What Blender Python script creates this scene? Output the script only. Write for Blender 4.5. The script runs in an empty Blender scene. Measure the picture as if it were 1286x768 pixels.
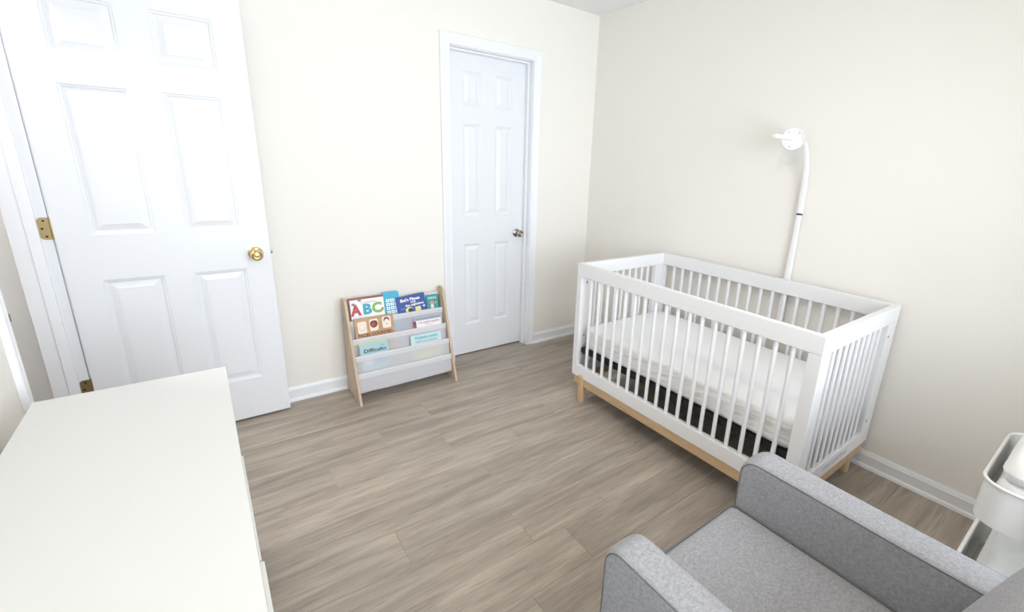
import bpy, bmesh, math, random
from mathutils import Vector, Matrix, noise

S = bpy.context.scene
COL = S.collection
random.seed(7)

# ------------------------------------------------------------------ camera
def look(yaw, pitch, roll):
    f = Vector((math.sin(yaw)*math.cos(pitch), math.cos(yaw)*math.cos(pitch), -math.sin(pitch)))
    r = Vector((math.cos(yaw), -math.sin(yaw), 0)); u = r.cross(f)
    return r*math.cos(roll)+u*math.sin(roll), -r*math.sin(roll)+u*math.cos(roll), f
cd = bpy.data.cameras.new('camera'); cam = bpy.data.objects.new('camera', cd); COL.objects.link(cam)
_r, _u, _f = look(0.6622, 0.2797, 0.0445)
M3 = Matrix((_r, _u, -_f)).transposed()
cam.matrix_world = Matrix.Translation((-2.4764, -2.7911, 1.4011)) @ M3.to_4x4()
cd.sensor_width = 36; cd.lens = 575.80/1286*36
cd.shift_x = -(694.86-643)/1286; cd.shift_y = (368.33-384)/1286
cd.clip_start = 0.02
S.camera = cam

# ------------------------------------------------------------------ world, light, exposure
VS = S.view_settings
VS.view_transform = 'Standard'; VS.look = 'None'; VS.gamma = 1; VS.use_curve_mapping = False
VS.exposure = 0.42
wd = bpy.data.worlds.new('world'); S.world = wd; wd.use_nodes = True
bg = wd.node_tree.nodes['Background']; bg.inputs[0].default_value = (0.80, 0.90, 1.0, 1); bg.inputs[1].default_value = 1.6

def area(name, loc, rot, sx, sy, power, col):
    l = bpy.data.lights.new(name, 'AREA'); l.shape = 'RECTANGLE'; l.size = sx; l.size_y = sy
    l.energy = power; l.color = col
    o = bpy.data.objects.new(name, l); COL.objects.link(o); o.location = loc; o.rotation_euler = rot
    return o
YF = -3.45                                  # front wall (behind the camera) carries the window
WX0, WX1, WZ0, WZ1 = -2.80, -0.40, 0.60, 2.15
area('window_daylight', ((WX0+WX1)/2, YF-0.16, (WZ0+WZ1)/2), (math.radians(90), 0, 0), WX1-WX0, WZ1-WZ0, 62, (0.86, 0.93, 1.0))

# ------------------------------------------------------------------ materials
def nodes(name):
    m = bpy.data.materials.new(name); m.use_nodes = True
    nt = m.node_tree; return m, nt, nt.nodes['Principled BSDF']
def plain(name, col, rough=0.5, metal=0.0, spec=0.5, bump=None):
    m, nt, b = nodes(name)
    b.inputs['Base Color'].default_value = (*col, 1); b.inputs['Roughness'].default_value = rough
    b.inputs['Metallic'].default_value = metal; b.inputs['Specular IOR Level'].default_value = spec
    if bump:
        sc, st, stretch = bump
        tc = nt.nodes.new('ShaderNodeTexCoord'); mp = nt.nodes.new('ShaderNodeMapping'); mp.inputs['Scale'].default_value = stretch
        n = nt.nodes.new('ShaderNodeTexNoise'); n.inputs['Scale'].default_value = sc; n.inputs['Detail'].default_value = 4
        bp = nt.nodes.new('ShaderNodeBump'); bp.inputs['Strength'].default_value = st; bp.inputs['Distance'].default_value = 0.002
        L = nt.links.new
        L(tc.outputs['Object'], mp.inputs[0]); L(mp.outputs[0], n.inputs['Vector']); L(n.outputs[0], bp.inputs['Height']); L(bp.outputs[0], b.inputs['Normal'])
    return m
def wood(name, c1, c2, grain=(1, 1, 1), scale=6.0, rough=0.45, per_object=False, bump=0.15, c3=None):
    m, nt, b = nodes(name); L = nt.links.new
    tc = nt.nodes.new('ShaderNodeTexCoord'); mp = nt.nodes.new('ShaderNodeMapping'); mp.inputs['Scale'].default_value = grain
    vec = tc.outputs['Object']
    if per_object:
        oi = nt.nodes.new('ShaderNodeObjectInfo'); cb = nt.nodes.new('ShaderNodeCombineXYZ')
        mu = nt.nodes.new('ShaderNodeMath'); mu.operation = 'MULTIPLY'; mu.inputs[1].default_value = 37.0
        L(oi.outputs['Random'], mu.inputs[0]); L(mu.outputs[0], cb.inputs[0]); L(mu.outputs[0], cb.inputs[2]); L(mu.outputs[0], cb.inputs[1])
        ad = nt.nodes.new('ShaderNodeVectorMath'); ad.operation = 'ADD'; L(vec, ad.inputs[0]); L(cb.outputs[0], ad.inputs[1]); vec = ad.outputs[0]
    L(vec, mp.inputs[0])
    n = nt.nodes.new('ShaderNodeTexNoise'); n.inputs['Scale'].default_value = scale; n.inputs['Detail'].default_value = 7; n.inputs['Roughness'].default_value = 0.62; n.inputs['Distortion'].default_value = 0.6
    L(mp.outputs[0], n.inputs['Vector'])
    r = nt.nodes.new('ShaderNodeValToRGB'); r.color_ramp.elements[0].position = 0.32; r.color_ramp.elements[1].position = 0.68
    r.color_ramp.elements[0].color = (*c1, 1); r.color_ramp.elements[1].color = (*c2, 1)
    L(n.outputs[0], r.inputs[0]); out = r.outputs[0]
    if c3:                                               # fine dark pores and cathedral streaks
        mp2 = nt.nodes.new('ShaderNodeMapping'); mp2.inputs['Scale'].default_value = (grain[0]*3.2, grain[1]*8, grain[2]*8); L(vec, mp2.inputs[0])
        n2 = nt.nodes.new('ShaderNodeTexNoise'); n2.inputs['Scale'].default_value = scale; n2.inputs['Detail'].default_value = 5; n2.inputs['Distortion'].default_value = 1.2
        L(mp2.outputs[0], n2.inputs['Vector'])
        r2 = nt.nodes.new('ShaderNodeValToRGB'); r2.color_ramp.elements[0].position = 0.50; r2.color_ramp.elements[1].position = 0.70
        r2.color_ramp.elements[0].color = (0, 0, 0, 1); r2.color_ramp.elements[1].color = (0.55, 0.55, 0.55, 1); L(n2.outputs[0], r2.inputs[0])
        mx = nt.nodes.new('ShaderNodeMix'); mx.data_type = 'RGBA'; L(r2.outputs[0], mx.inputs[0]); L(out, mx.inputs[6]); mx.inputs[7].default_value = (*c3, 1); out = mx.outputs[2]
    if per_object:
        hs = nt.nodes.new('ShaderNodeHueSaturation'); mr = nt.nodes.new('ShaderNodeMapRange')
        mr.inputs[3].default_value = 0.93; mr.inputs[4].default_value = 1.07; L(oi.outputs['Random'], mr.inputs[0]); L(mr.outputs[0], hs.inputs['Value'])
        L(out, hs.inputs['Color']); out = hs.outputs[0]
    L(out, b.inputs['Base Color']); b.inputs['Roughness'].default_value = rough
    bp = nt.nodes.new('ShaderNodeBump'); bp.inputs['Strength'].default_value = bump; bp.inputs['Distance'].default_value = 0.001
    L(n.outputs[0], bp.inputs['Height']); L(bp.outputs[0], b.inputs['Normal'])
    return m
def weave(name, c1, c2, freq=420, rough=0.95):
    m, nt, b = nodes(name); L = nt.links.new
    tc = nt.nodes.new('ShaderNodeTexCoord'); vals = []
    for s in ((1, .22, .22), (.22, 1, .22), (.22, .22, 1)):
        mp = nt.nodes.new('ShaderNodeMapping'); mp.inputs['Scale'].default_value = s; L(tc.outputs['Object'], mp.inputs[0])
        n = nt.nodes.new('ShaderNodeTexNoise'); n.inputs['Scale'].default_value = freq; n.inputs['Detail'].default_value = 2; L(mp.outputs[0], n.inputs['Vector']); vals.append(n.outputs[0])
    a = nt.nodes.new('ShaderNodeMath'); L(vals[0], a.inputs[0]); L(vals[1], a.inputs[1])
    a2 = nt.nodes.new('ShaderNodeMath'); L(a.outputs[0], a2.inputs[0]); L(vals[2], a2.inputs[1])
    d = nt.nodes.new('ShaderNodeMath'); d.operation = 'DIVIDE'; L(a2.outputs[0], d.inputs[0]); d.inputs[1].default_value = 3
    r = nt.nodes.new('ShaderNodeValToRGB'); r.color_ramp.elements[0].position = 0.38; r.color_ramp.elements[1].position = 0.62
    r.color_ramp.elements[0].color = (*c1, 1); r.color_ramp.elements[1].color = (*c2, 1); L(d.outputs[0], r.inputs[0])
    L(r.outputs[0], b.inputs['Base Color']); b.inputs['Roughness'].default_value = rough; b.inputs['Specular IOR Level'].default_value = 0.15
    b.inputs['Sheen Weight'].default_value = 0.15
    bp = nt.nodes.new('ShaderNodeBump'); bp.inputs['Strength'].default_value = 0.35; bp.inputs['Distance'].default_value = 0.001
    L(d.outputs[0], bp.inputs['Height']); L(bp.outputs[0], b.inputs['Normal'])
    return m
def sheer(name, col, alpha):
    m, nt, b = nodes(name); L = nt.links.new
    b.inputs['Base Color'].default_value = (*col, 1); b.inputs['Roughness'].default_value = 0.9; b.inputs['Specular IOR Level'].default_value = 0.1
    t = nt.nodes.new('ShaderNodeBsdfTransparent'); tl = nt.nodes.new('ShaderNodeBsdfTranslucent'); tl.inputs[0].default_value = (*col, 1)
    m1 = nt.nodes.new('ShaderNodeMixShader'); m1.inputs[0].default_value = 0.35; L(b.outputs[0], m1.inputs[1]); L(tl.outputs[0], m1.inputs[2])
    m2 = nt.nodes.new('ShaderNodeMixShader'); m2.inputs[0].default_value = alpha; L(t.outputs[0], m2.inputs[1]); L(m1.outputs[0], m2.inputs[2])
    L(m2.outputs[0], nt.nodes['Material Output'].inputs[0]); return m
def thin_glass(name):
    m, nt, b = nodes(name); L = nt.links.new
    t = nt.nodes.new('ShaderNodeBsdfTransparent'); g = nt.nodes.new('ShaderNodeBsdfGlossy'); g.inputs['Roughness'].default_value = 0.02
    fr = nt.nodes.new('ShaderNodeFresnel'); fr.inputs[0].default_value = 1.45
    m2 = nt.nodes.new('ShaderNodeMixShader'); L(fr.outputs[0], m2.inputs[0]); L(t.outputs[0], m2.inputs[1]); L(g.outputs[0], m2.inputs[2])
    L(m2.outputs[0], nt.nodes['Material Output'].inputs[0]); return m
def glow(name, col, st):
    m, nt, b = nodes(name); b.inputs['Emission Color'].default_value = (*col, 1); b.inputs['Emission Strength'].default_value = st
    b.inputs['Base Color'].default_value = (.9, .9, .88, 1); return m

WALL = plain('wall_paint', (0.875, 0.846, 0.797), 0.75, spec=0.2, bump=(260, 0.06, (1, 1, 1)))
HALLW = plain('hall_paint', (0.91, 0.90, 0.885), 0.8, spec=0.1)
CEIL = plain('ceiling_paint', (0.91, 0.91, 0.90), 0.9, spec=0.1)
TRIM = plain('trim_paint', (0.87, 0.88, 0.915), 0.35)
DOOR = plain('door_paint', (0.825, 0.838, 0.875), 0.38, bump=(60, 0.10, (3, 3, 0.25)))
FLOOR = wood('oak_vinyl', (0.272, 0.229, 0.188), (0.475, 0.415, 0.345), grain=(0.55, 5.5, 1), scale=3.2, rough=0.42, per_object=True, bump=0.08, c3=(0.21, 0.165, 0.13))
SUB = plain('floor_base', (0.12, 0.10, 0.085), 0.9)
BRASS = plain('brass', (0.72, 0.56, 0.30), 0.22, metal=1)
BRASS_OLD = plain('aged_brass', (0.50, 0.40, 0.20), 0.35, metal=1)
NICKEL = plain('satin_nickel', (0.42, 0.38, 0.34), 0.25, metal=1)
DARK = plain('dark_metal', (0.03, 0.03, 0.03), 0.4, metal=0.5)
STEEL = plain('screw_steel', (0.35, 0.34, 0.33), 0.35, metal=1)
CRIB = plain('crib_white', (0.84, 0.84, 0.855), 0.36)
BEECH = wood('beech', (0.50, 0.33, 0.19), (0.66, 0.47, 0.29), grain=(6, 1, 6), scale=5, rough=0.45)
BEECHX = wood('beech_leg', (0.52, 0.34, 0.19), (0.66, 0.47, 0.29), grain=(6, 6, 1), scale=5, rough=0.45)
PLY = wood('pale_ply', (0.50, 0.385, 0.27), (0.62, 0.49, 0.36), grain=(6, 6, 1), scale=5, rough=0.5)
PLYEDGE = wood('ply_edge', (0.62, 0.46, 0.29), (0.74, 0.58, 0.40), grain=(6, 6, 1), scale=9, rough=0.5)
BLACK = plain('black_frame', (0.012, 0.012, 0.014), 0.45)
SHEET = plain('white_sheet', (0.90, 0.90, 0.91), 0.9, spec=0.1, bump=(500, 0.15, (1, 1, 1)))
PLASTIC = plain('white_plastic', (0.88, 0.88, 0.90), 0.3)
DRESS = plain('dresser_white', (0.74, 0.74, 0.73), 0.4)
CLOTH = weave('grey_weave', (0.275, 0.278, 0.300), (0.43, 0.435, 0.465), freq=620)
PIPE = plain('grey_piping', (0.15, 0.152, 0.16), 0.9)
CART = plain('cart_white', (0.84, 0.84, 0.83), 0.3)
MESH = plain('mesh_grey', (0.60, 0.60, 0.58), 0.5)
TOWEL = plain('white_towel', (0.93, 0.93, 0.93), 1.0, spec=0.05, bump=(700, 0.9, (1, 1, 1)))
FLEECE = plain('cream_fleece', (0.90, 0.89, 0.85), 1.0, spec=0.05, bump=(420, 1.0, (1, 1, 1)))
SLING = sheer('sling_fabric', (0.90, 0.90, 0.94), 0.80)
HEM = sheer('sling_hem', (0.92, 0.92, 0.95), 0.97)
PAPER = plain('paper', (0.85, 0.83, 0.78), 0.8)
GLASS = thin_glass('window_glass')
LAMPG = glow('lamp_glow', (1.0, 0.85, 0.62), 27.0)
def ink(n, c, r=0.45): return plain(n, c, r)
K_RED = ink('ink_red', (0.48, 0.06, 0.06)); K_TEAL = ink('ink_teal', (0.03, 0.36, 0.45)); K_GREEN = ink('ink_green', (0.22, 0.45, 0.07))
K_DARK = ink('ink_dark', (0.05, 0.04, 0.05)); K_WHITE = ink('ink_white', (0.88, 0.88, 0.88)); K_GREY = ink('ink_grey', (0.30, 0.34, 0.42))
K_BROWN = ink('ink_brown', (0.16, 0.03, 0.025)); K_CREAM = ink('ink_cream', (0.85, 0.76, 0.66)); K_YEL = ink('ink_yellow', (0.75, 0.72, 0.30)); K_TAN = ink('ink_tan', (0.62, 0.34, 0.18))
K_PINK = ink('ink_pink', (0.80, 0.55, 0.50))
B_WHITE = ink('cover_white', (0.86, 0.86, 0.88)); B_MAROON = ink('cover_maroon', (0.30, 0.07, 0.05)); B_CYAN = ink('cover_cyan', (0.05, 0.42, 0.62)); B_NAVY = ink('cover_navy', (0.035, 0.085, 0.32))
B_TEAL = ink('cover_teal', (0.04, 0.32, 0.34)); B_TAN = wood('cover_tan', (0.45, 0.26, 0.12), (0.58, 0.36, 0.18), grain=(1, 6, 6), scale=6); B_PALE = ink('cover_pale_white', (0.84, 0.83, 0.86)); B_AQUA = ink('cover_aqua', (0.38, 0.58, 0.64)); B_AQUA2 = ink('cover_light_aqua', (0.55, 0.73, 0.75))
B_LIME = ink('cover_lime', (0.55, 0.68, 0.35)); B_SLATE = ink('cover_slate', (0.20, 0.24, 0.26))

# ------------------------------------------------------------------ mesh helpers
def B(): return bmesh.new()
def box(bm, x0, x1, y0, y1, z0, z1, bev=0.0, seg=2):
    r = bmesh.ops.create_cube(bm, size=1.0); vs = r['verts']
    for v in vs:
        v.co = Vector(((x0+x1)/2+v.co.x*(x1-x0), (y0+y1)/2+v.co.y*(y1-y0), (z0+z1)/2+v.co.z*(z1-z0)))
    if bev > 0:
        es = list({e for v in vs for e in v.link_edges})
        bmesh.ops.bevel(bm, geom=es, offset=bev, segments=seg, affect='EDGES', profile=0.5)
def tube(bm, pts, rad, n=10, cap=True, closed=False):
    pts = [Vector(p) for p in pts]; N = len(pts); rings = []
    up = Vector((0.13, 0.21, 0.97)).normalized(); prev = None
    for i, p in enumerate(pts):
        if closed: t = (pts[(i+1) % N]-pts[i-1]).normalized()
        else: t = (pts[min(i+1, N-1)]-pts[max(i-1, 0)]).normalized()
        if prev is None:
            a = up.cross(t)
            if a.length < 0.2: a = Vector((1, 0, 0)).cross(t)
        else: a = prev-t*prev.dot(t)
        a.normalize(); prev = a; b = t.cross(a)
        r = rad[i] if isinstance(rad, (list, tuple)) else rad
        rings.append([bm.verts.new(p+a*(r*math.cos(2*math.pi*k/n))+b*(r*math.sin(2*math.pi*k/n))) for k in range(n)])
    for i in range(N if closed else N-1):
        A, C = rings[i], rings[(i+1) % N]
        for k in range(n): bm.faces.new((A[k], A[(k+1) % n], C[(k+1) % n], C[k]))
    if cap and not closed:
        bm.faces.new(rings[0][::-1]); bm.faces.new(rings[-1])
def lathe(bm, prof, origin, axis, n=24):
    """prof: list of (radius, distance along axis)"""
    o = Vector(origin); t = Vector(axis).normalized()
    a = t.orthogonal().normalized(); b = t.cross(a); rings = []
    for r, d in prof:
        if r < 1e-6: rings.append([bm.verts.new(o+t*d)])
        else: rings.append([bm.verts.new(o+t*d+a*(r*math.cos(2*math.pi*k/n))+b*(r*math.sin(2*math.pi*k/n))) for k in range(n)])
    for A, C in zip(rings, rings[1:]):
        for k in range(n):
            k2 = (k+1) % n
            if len(A) == 1 and len(C) > 1: bm.faces.new((A[0], C[k2], C[k]))
            elif len(C) == 1 and len(A) > 1: bm.faces.new((A[k], A[k2], C[0]))
            elif len(A) > 1: bm.faces.new((A[k], A[k2], C[k2], C[k]))
def prism(bm, prof, org, du, dv, dw, w0, w1, m0=0.0, m1=0.0):
    """polygon prof (u,v) swept along dw from w0 to w1; ends mitred by m*u"""
    o, du, dv, dw = Vector(org), Vector(du), Vector(dv), Vector(dw)
    A = [bm.verts.new(o+du*u+dv*v+dw*(w0+m0*u)) for u, v in prof]
    C = [bm.verts.new(o+du*u+dv*v+dw*(w1+m1*u)) for u, v in prof]
    n = len(prof)
    for k in range(n): bm.faces.new((A[k], A[(k+1) % n], C[(k+1) % n], C[k]))
    bm.faces.new(A[::-1]); bm.faces.new(C)
def finish(name, bm, mat, parent=None, smooth=False, label=None, kind=None, ang=35):
    bmesh.ops.recalc_face_normals(bm, faces=bm.faces)
    me = bpy.data.meshes.new(name); bm.to_mesh(me); bm.free()
    for m in (mat if isinstance(mat, (list, tuple)) else [mat]): me.materials.append(m)
    if smooth:
        for p in me.polygons: p.use_smooth = True
        me.set_sharp_from_angle(angle=math.radians(ang))
    o = bpy.data.objects.new(name, me); COL.objects.link(o); put(o, parent)
    if smooth and ang <= 60:
        w = o.modifiers.new('weighted', 'WEIGHTED_NORMAL'); w.keep_sharp = True
    if label: o['label'] = label
    if kind: o['kind'] = kind
    return o
def put(o, parent):
    if parent is None: return
    o.parent = parent
    if parent.type == 'EMPTY': o.matrix_parent_inverse = Matrix.Translation(-parent.location)
def thing(name, label, cat, loc, group=None):
    e = bpy.data.objects.new(name, None); e.empty_display_size = 0.1; COL.objects.link(e); e.location = loc
    e['label'] = label; e['category'] = cat
    if group: e['group'] = group
    return e
def boxo(name, mat, parent, x0, x1, y0, y1, z0, z1, bev=0.002, seg=2, **k):
    bm = B(); box(bm, x0, x1, y0, y1, z0, z1, bev, seg); return finish(name, bm, mat, parent, smooth=bev > 0, **k)
def struct(name, bm, mat, **k): return finish(name, bm, mat, None, kind='structure', **k)
def copy_at(o, d, parent):
    c = o.copy(); COL.objects.link(c); c.parent = parent; c.matrix_parent_inverse = o.matrix_parent_inverse.copy(); c.location = o.location+Vector(d); return c

# ------------------------------------------------------------------ room shell
H = 2.423; XL = -2.965; XLo = -3.084; XR = 0.012
OY0, OY1, OZ = -0.845, -0.08, 2.045          # entry door opening in the left wall
CX0, CX1, CZ = -1.1616, -0.5589, 2.04        # closet opening in the back wall
bm = B(); box(bm, -4.2, XR+0.12, YF-0.12, 0.75, -0.15, -0.008); floor = struct('floor', bm, SUB)
# planks: rows run along x, joints where the photograph shows them
PITCH = 0.1775; Y0 = -0.41
known = {0: [-1.588], 1: [-1.88], 2: [-1.623, -2.157, -0.983], 3: [-1.295], 4: [-1.565], 5: [-2.04], 6: [-1.622, -1.242], 7: [-1.485], 8: [-1.76]}
LEN = 1.22
for row in range(-3, 18):
    ya = Y0-PITCH*row; yb = ya-PITCH
    if ya > 0.11: ya = 0.11
    if yb < YF: yb = YF
    if ya-yb < 0.01: continue
    ks = sorted(known.get(row, [-1.3-((row*0.47) % 1.22)]))
    js = list(ks)
    while js[0] > XL: js.insert(0, js[0]-LEN)
    while js[-1] < XR: js.append(js[-1]+LEN)
    for a, b in zip(js, js[1:]):
        a = max(a, XL); b = min(b, XR)
        if b-a < 0.01: continue
        x0, x1 = (CX0, CX1) if row < -2 else (a, b)
        g = 0.00015; c = 0.0005; bm = B()
        lo = [bm.verts.new(p) for p in ((a+g, yb+g, -.008), (b-g, yb+g, -.008), (b-g, ya-g, -.008), (a+g, ya-g, -.008))]
        mi = [bm.verts.new((v.co.x, v.co.y, -.0008)) for v in lo]
        hi = [bm.verts.new(p) for p in ((a+g+c, yb+g+c, 0), (b-g-c, yb+g+c, 0), (b-g-c, ya-g-c, 0), (a+g+c, ya-g-c, 0))]
        for P, Q in ((lo, mi), (mi, hi)):
            for k in range(4): bm.faces.new((P[k], P[(k+1) % 4], Q[(k+1) % 4], Q[k]))
        bm.faces.new(hi); bm.faces.new(lo[::-1])
        finish('plank', bm, FLOOR, floor)
bm = B(); box(bm, -4.2, XR+0.12, YF-0.12, 0.75, H, H+0.1); struct('ceiling', bm, CEIL)
bm = B()
box(bm, XL-0.119, CX0-0.018, 0, 0.115, -0.01, H); box(bm, CX1+0.018, XR, 0, 0.115, -0.01, H); box(bm, CX0-0.018, CX1+0.018, 0, 0.115, CZ+0.018, H)
struct('wall_back', bm, WALL)
bm = B(); box(bm, XR, XR+0.12, YF-0.12, 0.75, -0.01, H); struct('wall_right', bm, WALL)
bm = B()
box(bm, XLo, XL, YF, OY0-0.018, -0.01, H); box(bm, XLo, XL, OY1+0.018, 0, -0.01, H); box(bm, XLo, XL, OY0-0.018, OY1+0.018, OZ+0.018, H)
struct('wall_left', bm, WALL)
bm = B()
box(bm, XLo, WX0, YF-0.12, YF, -0.01, H); box(bm, WX1, XR, YF-0.12, YF, -0.01, H); box(bm, WX0, WX1, YF-0.12, YF, -0.01, WZ0); box(bm, WX0, WX1, YF-0.12, YF, WZ1, H)
struct('wall_front', bm, WALL)
# hallway seen past the hinge jamb, closet behind the narrow door
bm = B(); box(bm, -4.2, -4.1, -2.2, 0.45, -0.01, H); struct('wall_hall_left', bm, HALLW)
bm = B(); box(bm, -4.1, XLo, 0.25, 0.35, -0.01, H); struct('wall_hall_back', bm, HALLW)
bm = B(); box(bm, -4.1, XLo, -2.2, -2.1, -0.01, H); struct('wall_hall_front', bm, HALLW)
bm = B(); box(bm, XL-0.119, XR, 0.65, 0.75, -0.01, H); struct('wall_closet', bm, WALL)

# window behind the camera: the daylight of the picture
bm = B()
for a in ((WX0, WX0+0.05, WZ0, WZ1), (WX1-0.05, WX1, WZ0, WZ1), (WX0+0.05, WX1-0.05, WZ0, WZ0+0.05), (WX0+0.05, WX1-0.05, WZ1-0.05, WZ1), ((WX0+WX1)/2-0.02, (WX0+WX1)/2+0.02, WZ0+0.05, WZ1-0.05)):
    box(bm, a[0], a[1], YF-0.08, YF-0.02, a[2], a[3], 0.003)
win = struct('window_1', bm, TRIM, smooth=True)
for a, b in ((WX0+0.05, (WX0+WX1)/2-0.02), ((WX0+WX1)/2+0.02, WX1-0.05)):
    bm = B(); box(bm, a, b, YF-0.054, YF-0.050, WZ0+0.05, WZ1-0.05); finish('pane', bm, GLASS, win)
boxo('window_sill', TRIM, win, WX0-0.05, WX1+0.05, YF+0.0005, YF+0.05, WZ0-0.025, WZ0-0.001, 0.003)

# baseboards: flat board, moulded cap, rounded shoe
hb = 0.0855
BP = [(0, 0), (0.022, 0), (0.0215, 0.008), (0.0185, 0.015), (0.0135, 0.0185), (0.012, 0.019), (0.012, 0.060), (0.0135, 0.062), (0.0135, 0.066), (0.0105, 0.069), (0.0105, 0.073), (0.0075, 0.079), (0.005, hb), (0, hb)]
def base(name, org, out, along, w0, w1, m0=0, m1=0):
    bm = B(); prism(bm, BP, org, out, (0, 0, 1), along, w0, w1, m0, m1); return struct(name, bm, TRIM, smooth=True, ang=25)
base('baseboard_back_left', (0, -0.0003, 0.0003), (0, -1, 0), (1, 0, 0), XL, CX0-0.0645)
base('baseboard_back_right', (0, -0.0003, 0.0003), (0, -1, 0), (1, 0, 0), CX1+0.0645, XR, 0, -1)
base('baseboard_right', (XR-0.0003, 0, 0.0003), (-1, 0, 0), (0, 1, 0), YF, 0, 0, -1)
base('baseboard_left', (XL+0.0003, 0, 0.0003), (1, 0, 0), (0, 1, 0), YF, OY0-0.0645)

# door casings (colonial profile, mitred)
CP = [(0, 0), (0, 0.009), (0.004, 0.011), (0.010, 0.011), (0.014, 0.0085), (0.030, 0.0105), (0.040, 0.014), (0.050, 0.017), (0.056, 0.017), (0.060, 0.0155), (0.063, 0.012), (0.063, 0)]
def casing(name, p_left, p_right, top, along, out):
    """three mitred legs round an opening; along = unit vector from left to right jamb"""
    a = Vector(along); o = Vector(out); bm = B(); L = Vector(p_left)-a*0.005; R = Vector(p_right)+a*0.005
    prism(bm, CP, L+o*0.0004, -a, o, (0, 0, 1), 0.0005, top+0.005, 0, 1)
    prism(bm, CP, R+o*0.0004, a, o, (0, 0, 1), 0.0005, top+0.005, 0, 1)
    d = (R-L).length
    prism(bm, CP, L+o*0.0004+Vector((0, 0, top+0.005)), (0, 0, 1), o, a, 0, d, -1, 1)
    return struct(name, bm, TRIM, smooth=True, ang=25)
casing('trim_1', (CX0, 0, 0), (CX1, 0, 0), CZ, (1, 0, 0), (0, -1, 0))
casing('trim_2', (XL, OY0, 0), (XL, OY1, 0), OZ, (0, 1, 0), (1, 0, 0))
# jambs with stops
bm = B()
box(bm, CX0-0.018, CX0, 0.0005, 0.115, 0, CZ, 0.001); box(bm, CX1, CX1+0.018, 0.0005, 0.115, 0, CZ, 0.001); box(bm, CX0-0.018, CX1+0.018, 0.0005, 0.115, CZ, CZ+0.018, 0.001)
box(bm, CX0, CX0+0.013, 0.036, 0.068, 0, CZ, 0.002); box(bm, CX1-0.013, CX1, 0.036, 0.068, 0, CZ, 0.002); box(bm, CX0+0.013, CX1-0.013, 0.036, 0.068, CZ-0.013, CZ, 0.002)
struct('trim_3', bm, TRIM, smooth=True)
bm = B()
box(bm, XLo-0.001, XL-0.0005, OY1, OY1+0.018, 0, OZ, 0.001); box(bm, XLo-0.001, XL-0.0005, OY0-0.018, OY0, 0, OZ, 0.001); box(bm, XLo-0.001, XL-0.0005, OY0-0.018, OY1+0.018, OZ, OZ+0.018, 0.001)
box(bm, -3.034, -2.999, OY1-0.012, OY1, 0, OZ, 0.002); box(bm, -3.034, -2.999, OY0, OY0+0.012, 0, OZ, 0.002); box(bm, -3.034, -2.999, OY0+0.012, OY1-0.012, OZ-0.012, OZ, 0.002)
jamb = struct('trim_4', bm, TRIM, smooth=True)
boxo('strike_plate', NICKEL, jamb, XL-0.028, XL+0.0125, OY0-0.0006, OY0+0.0012, 0.885, 0.910, 0.0006)

# ------------------------------------------------------------------ six panel doors
def six_panel(name, x0, x1, yf, cols, thick=0.035, zb=0.012, zt=2.03):
    """molded door whose front face lies in the plane y = yf and looks towards -y"""
    rows = ((0.235, 0.825), (1.022, 1.612), (1.722, 1.926)); yb = yf+thick
    bm = B(); xs = [x0, cols[0][0], cols[0][1], cols[1][0], cols[1][1], x1]; zs = [zb]+[v for r in rows for v in r]+[zt]
    for i in range(5):
        for j in range(7):
            if i in (1, 3) and j in (1, 3, 5): continue
            X0, X1, Z0, Z1 = xs[i], xs[i+1], zs[j], zs[j+1]
            for y in (yf, yb):
                vs = [bm.verts.new(p) for p in ((X0, y, Z0), (X1, y, Z0), (X1, y, Z1), (X0, y, Z1))]
                bm.faces.new(vs if y == yf else vs[::-1])
    for P in (((x0, zb), (x1, zb)), ((x1, zb), (x1, zt)), ((x1, zt), (x0, zt)), ((x0, zt), (x0, zb))):
        (a, b), (c, d) = P
        bm.faces.new([bm.verts.new(p) for p in ((a, yf, b), (a, yb, b), (c, yb, d), (c, yf, d))])
    bmesh.ops.remove_doubles(bm, verts=bm.verts, dist=1e-5)
    d = struct(name, bm, DOOR)
    for c in cols:
        for r in rows:
            bm = B()
            for y, s in ((yf, 1), (yb, -1)):
                prev = None
                for ins, dep in ((0, 0), (0.003, 0.0035), (0.009, 0.0045), (0.014, 0.0095), (0.019, 0.0095), (0.040, 0.0035), (0.042, 0.0022)):
                    q = [bm.verts.new((X, y+s*dep, Z)) for X, Z in ((c[0]+ins, r[0]+ins), (c[1]-ins, r[0]+ins), (c[1]-ins, r[1]-ins), (c[0]+ins, r[1]-ins))]
                    if prev:
                        for k in range(4): bm.faces.new((prev[k], prev[(k+1) % 4], q[(k+1) % 4], q[k]))
                    prev = q
                bm.faces.new(prev)
            finish('panel', bm, DOOR, d)
    return d
def knob(parent, x, yf, z, mat, s=1.0):
    bm = B()
    lathe(bm, [(0.0, 0.0005), (0.033*s, 0.0005), (0.033*s, 0.004), (0.029*s, 0.008), (0.016*s, 0.011), (0.0125*s, 0.014), (0.0125*s, 0.030), (0.017*s, 0.034), (0.026*s, 0.042), (0.0285*s, 0.050), (0.0275*s, 0.058), (0.023*s, 0.064), (0.020*s, 0.0655), (0.018*s, 0.0625), (0.012*s, 0.0610), (0.0105*s, 0.0650), (0.006*s, 0.0665), (0, 0.067)], (x, yf, z), (0, -1, 0), 28)
    return finish('door_knob', bm, mat, parent, smooth=True, ang=50)
DX0, DX1, DY = -2.956, -2.2135, -0.100
d1 = six_panel('door_1', DX0, DX1, DY, ((-2.848, -2.641), (-2.534, -2.324)))
knob(d1, -2.278, DY, 0.896, BRASS)['label'] = 'polished brass round door knob'
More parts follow.
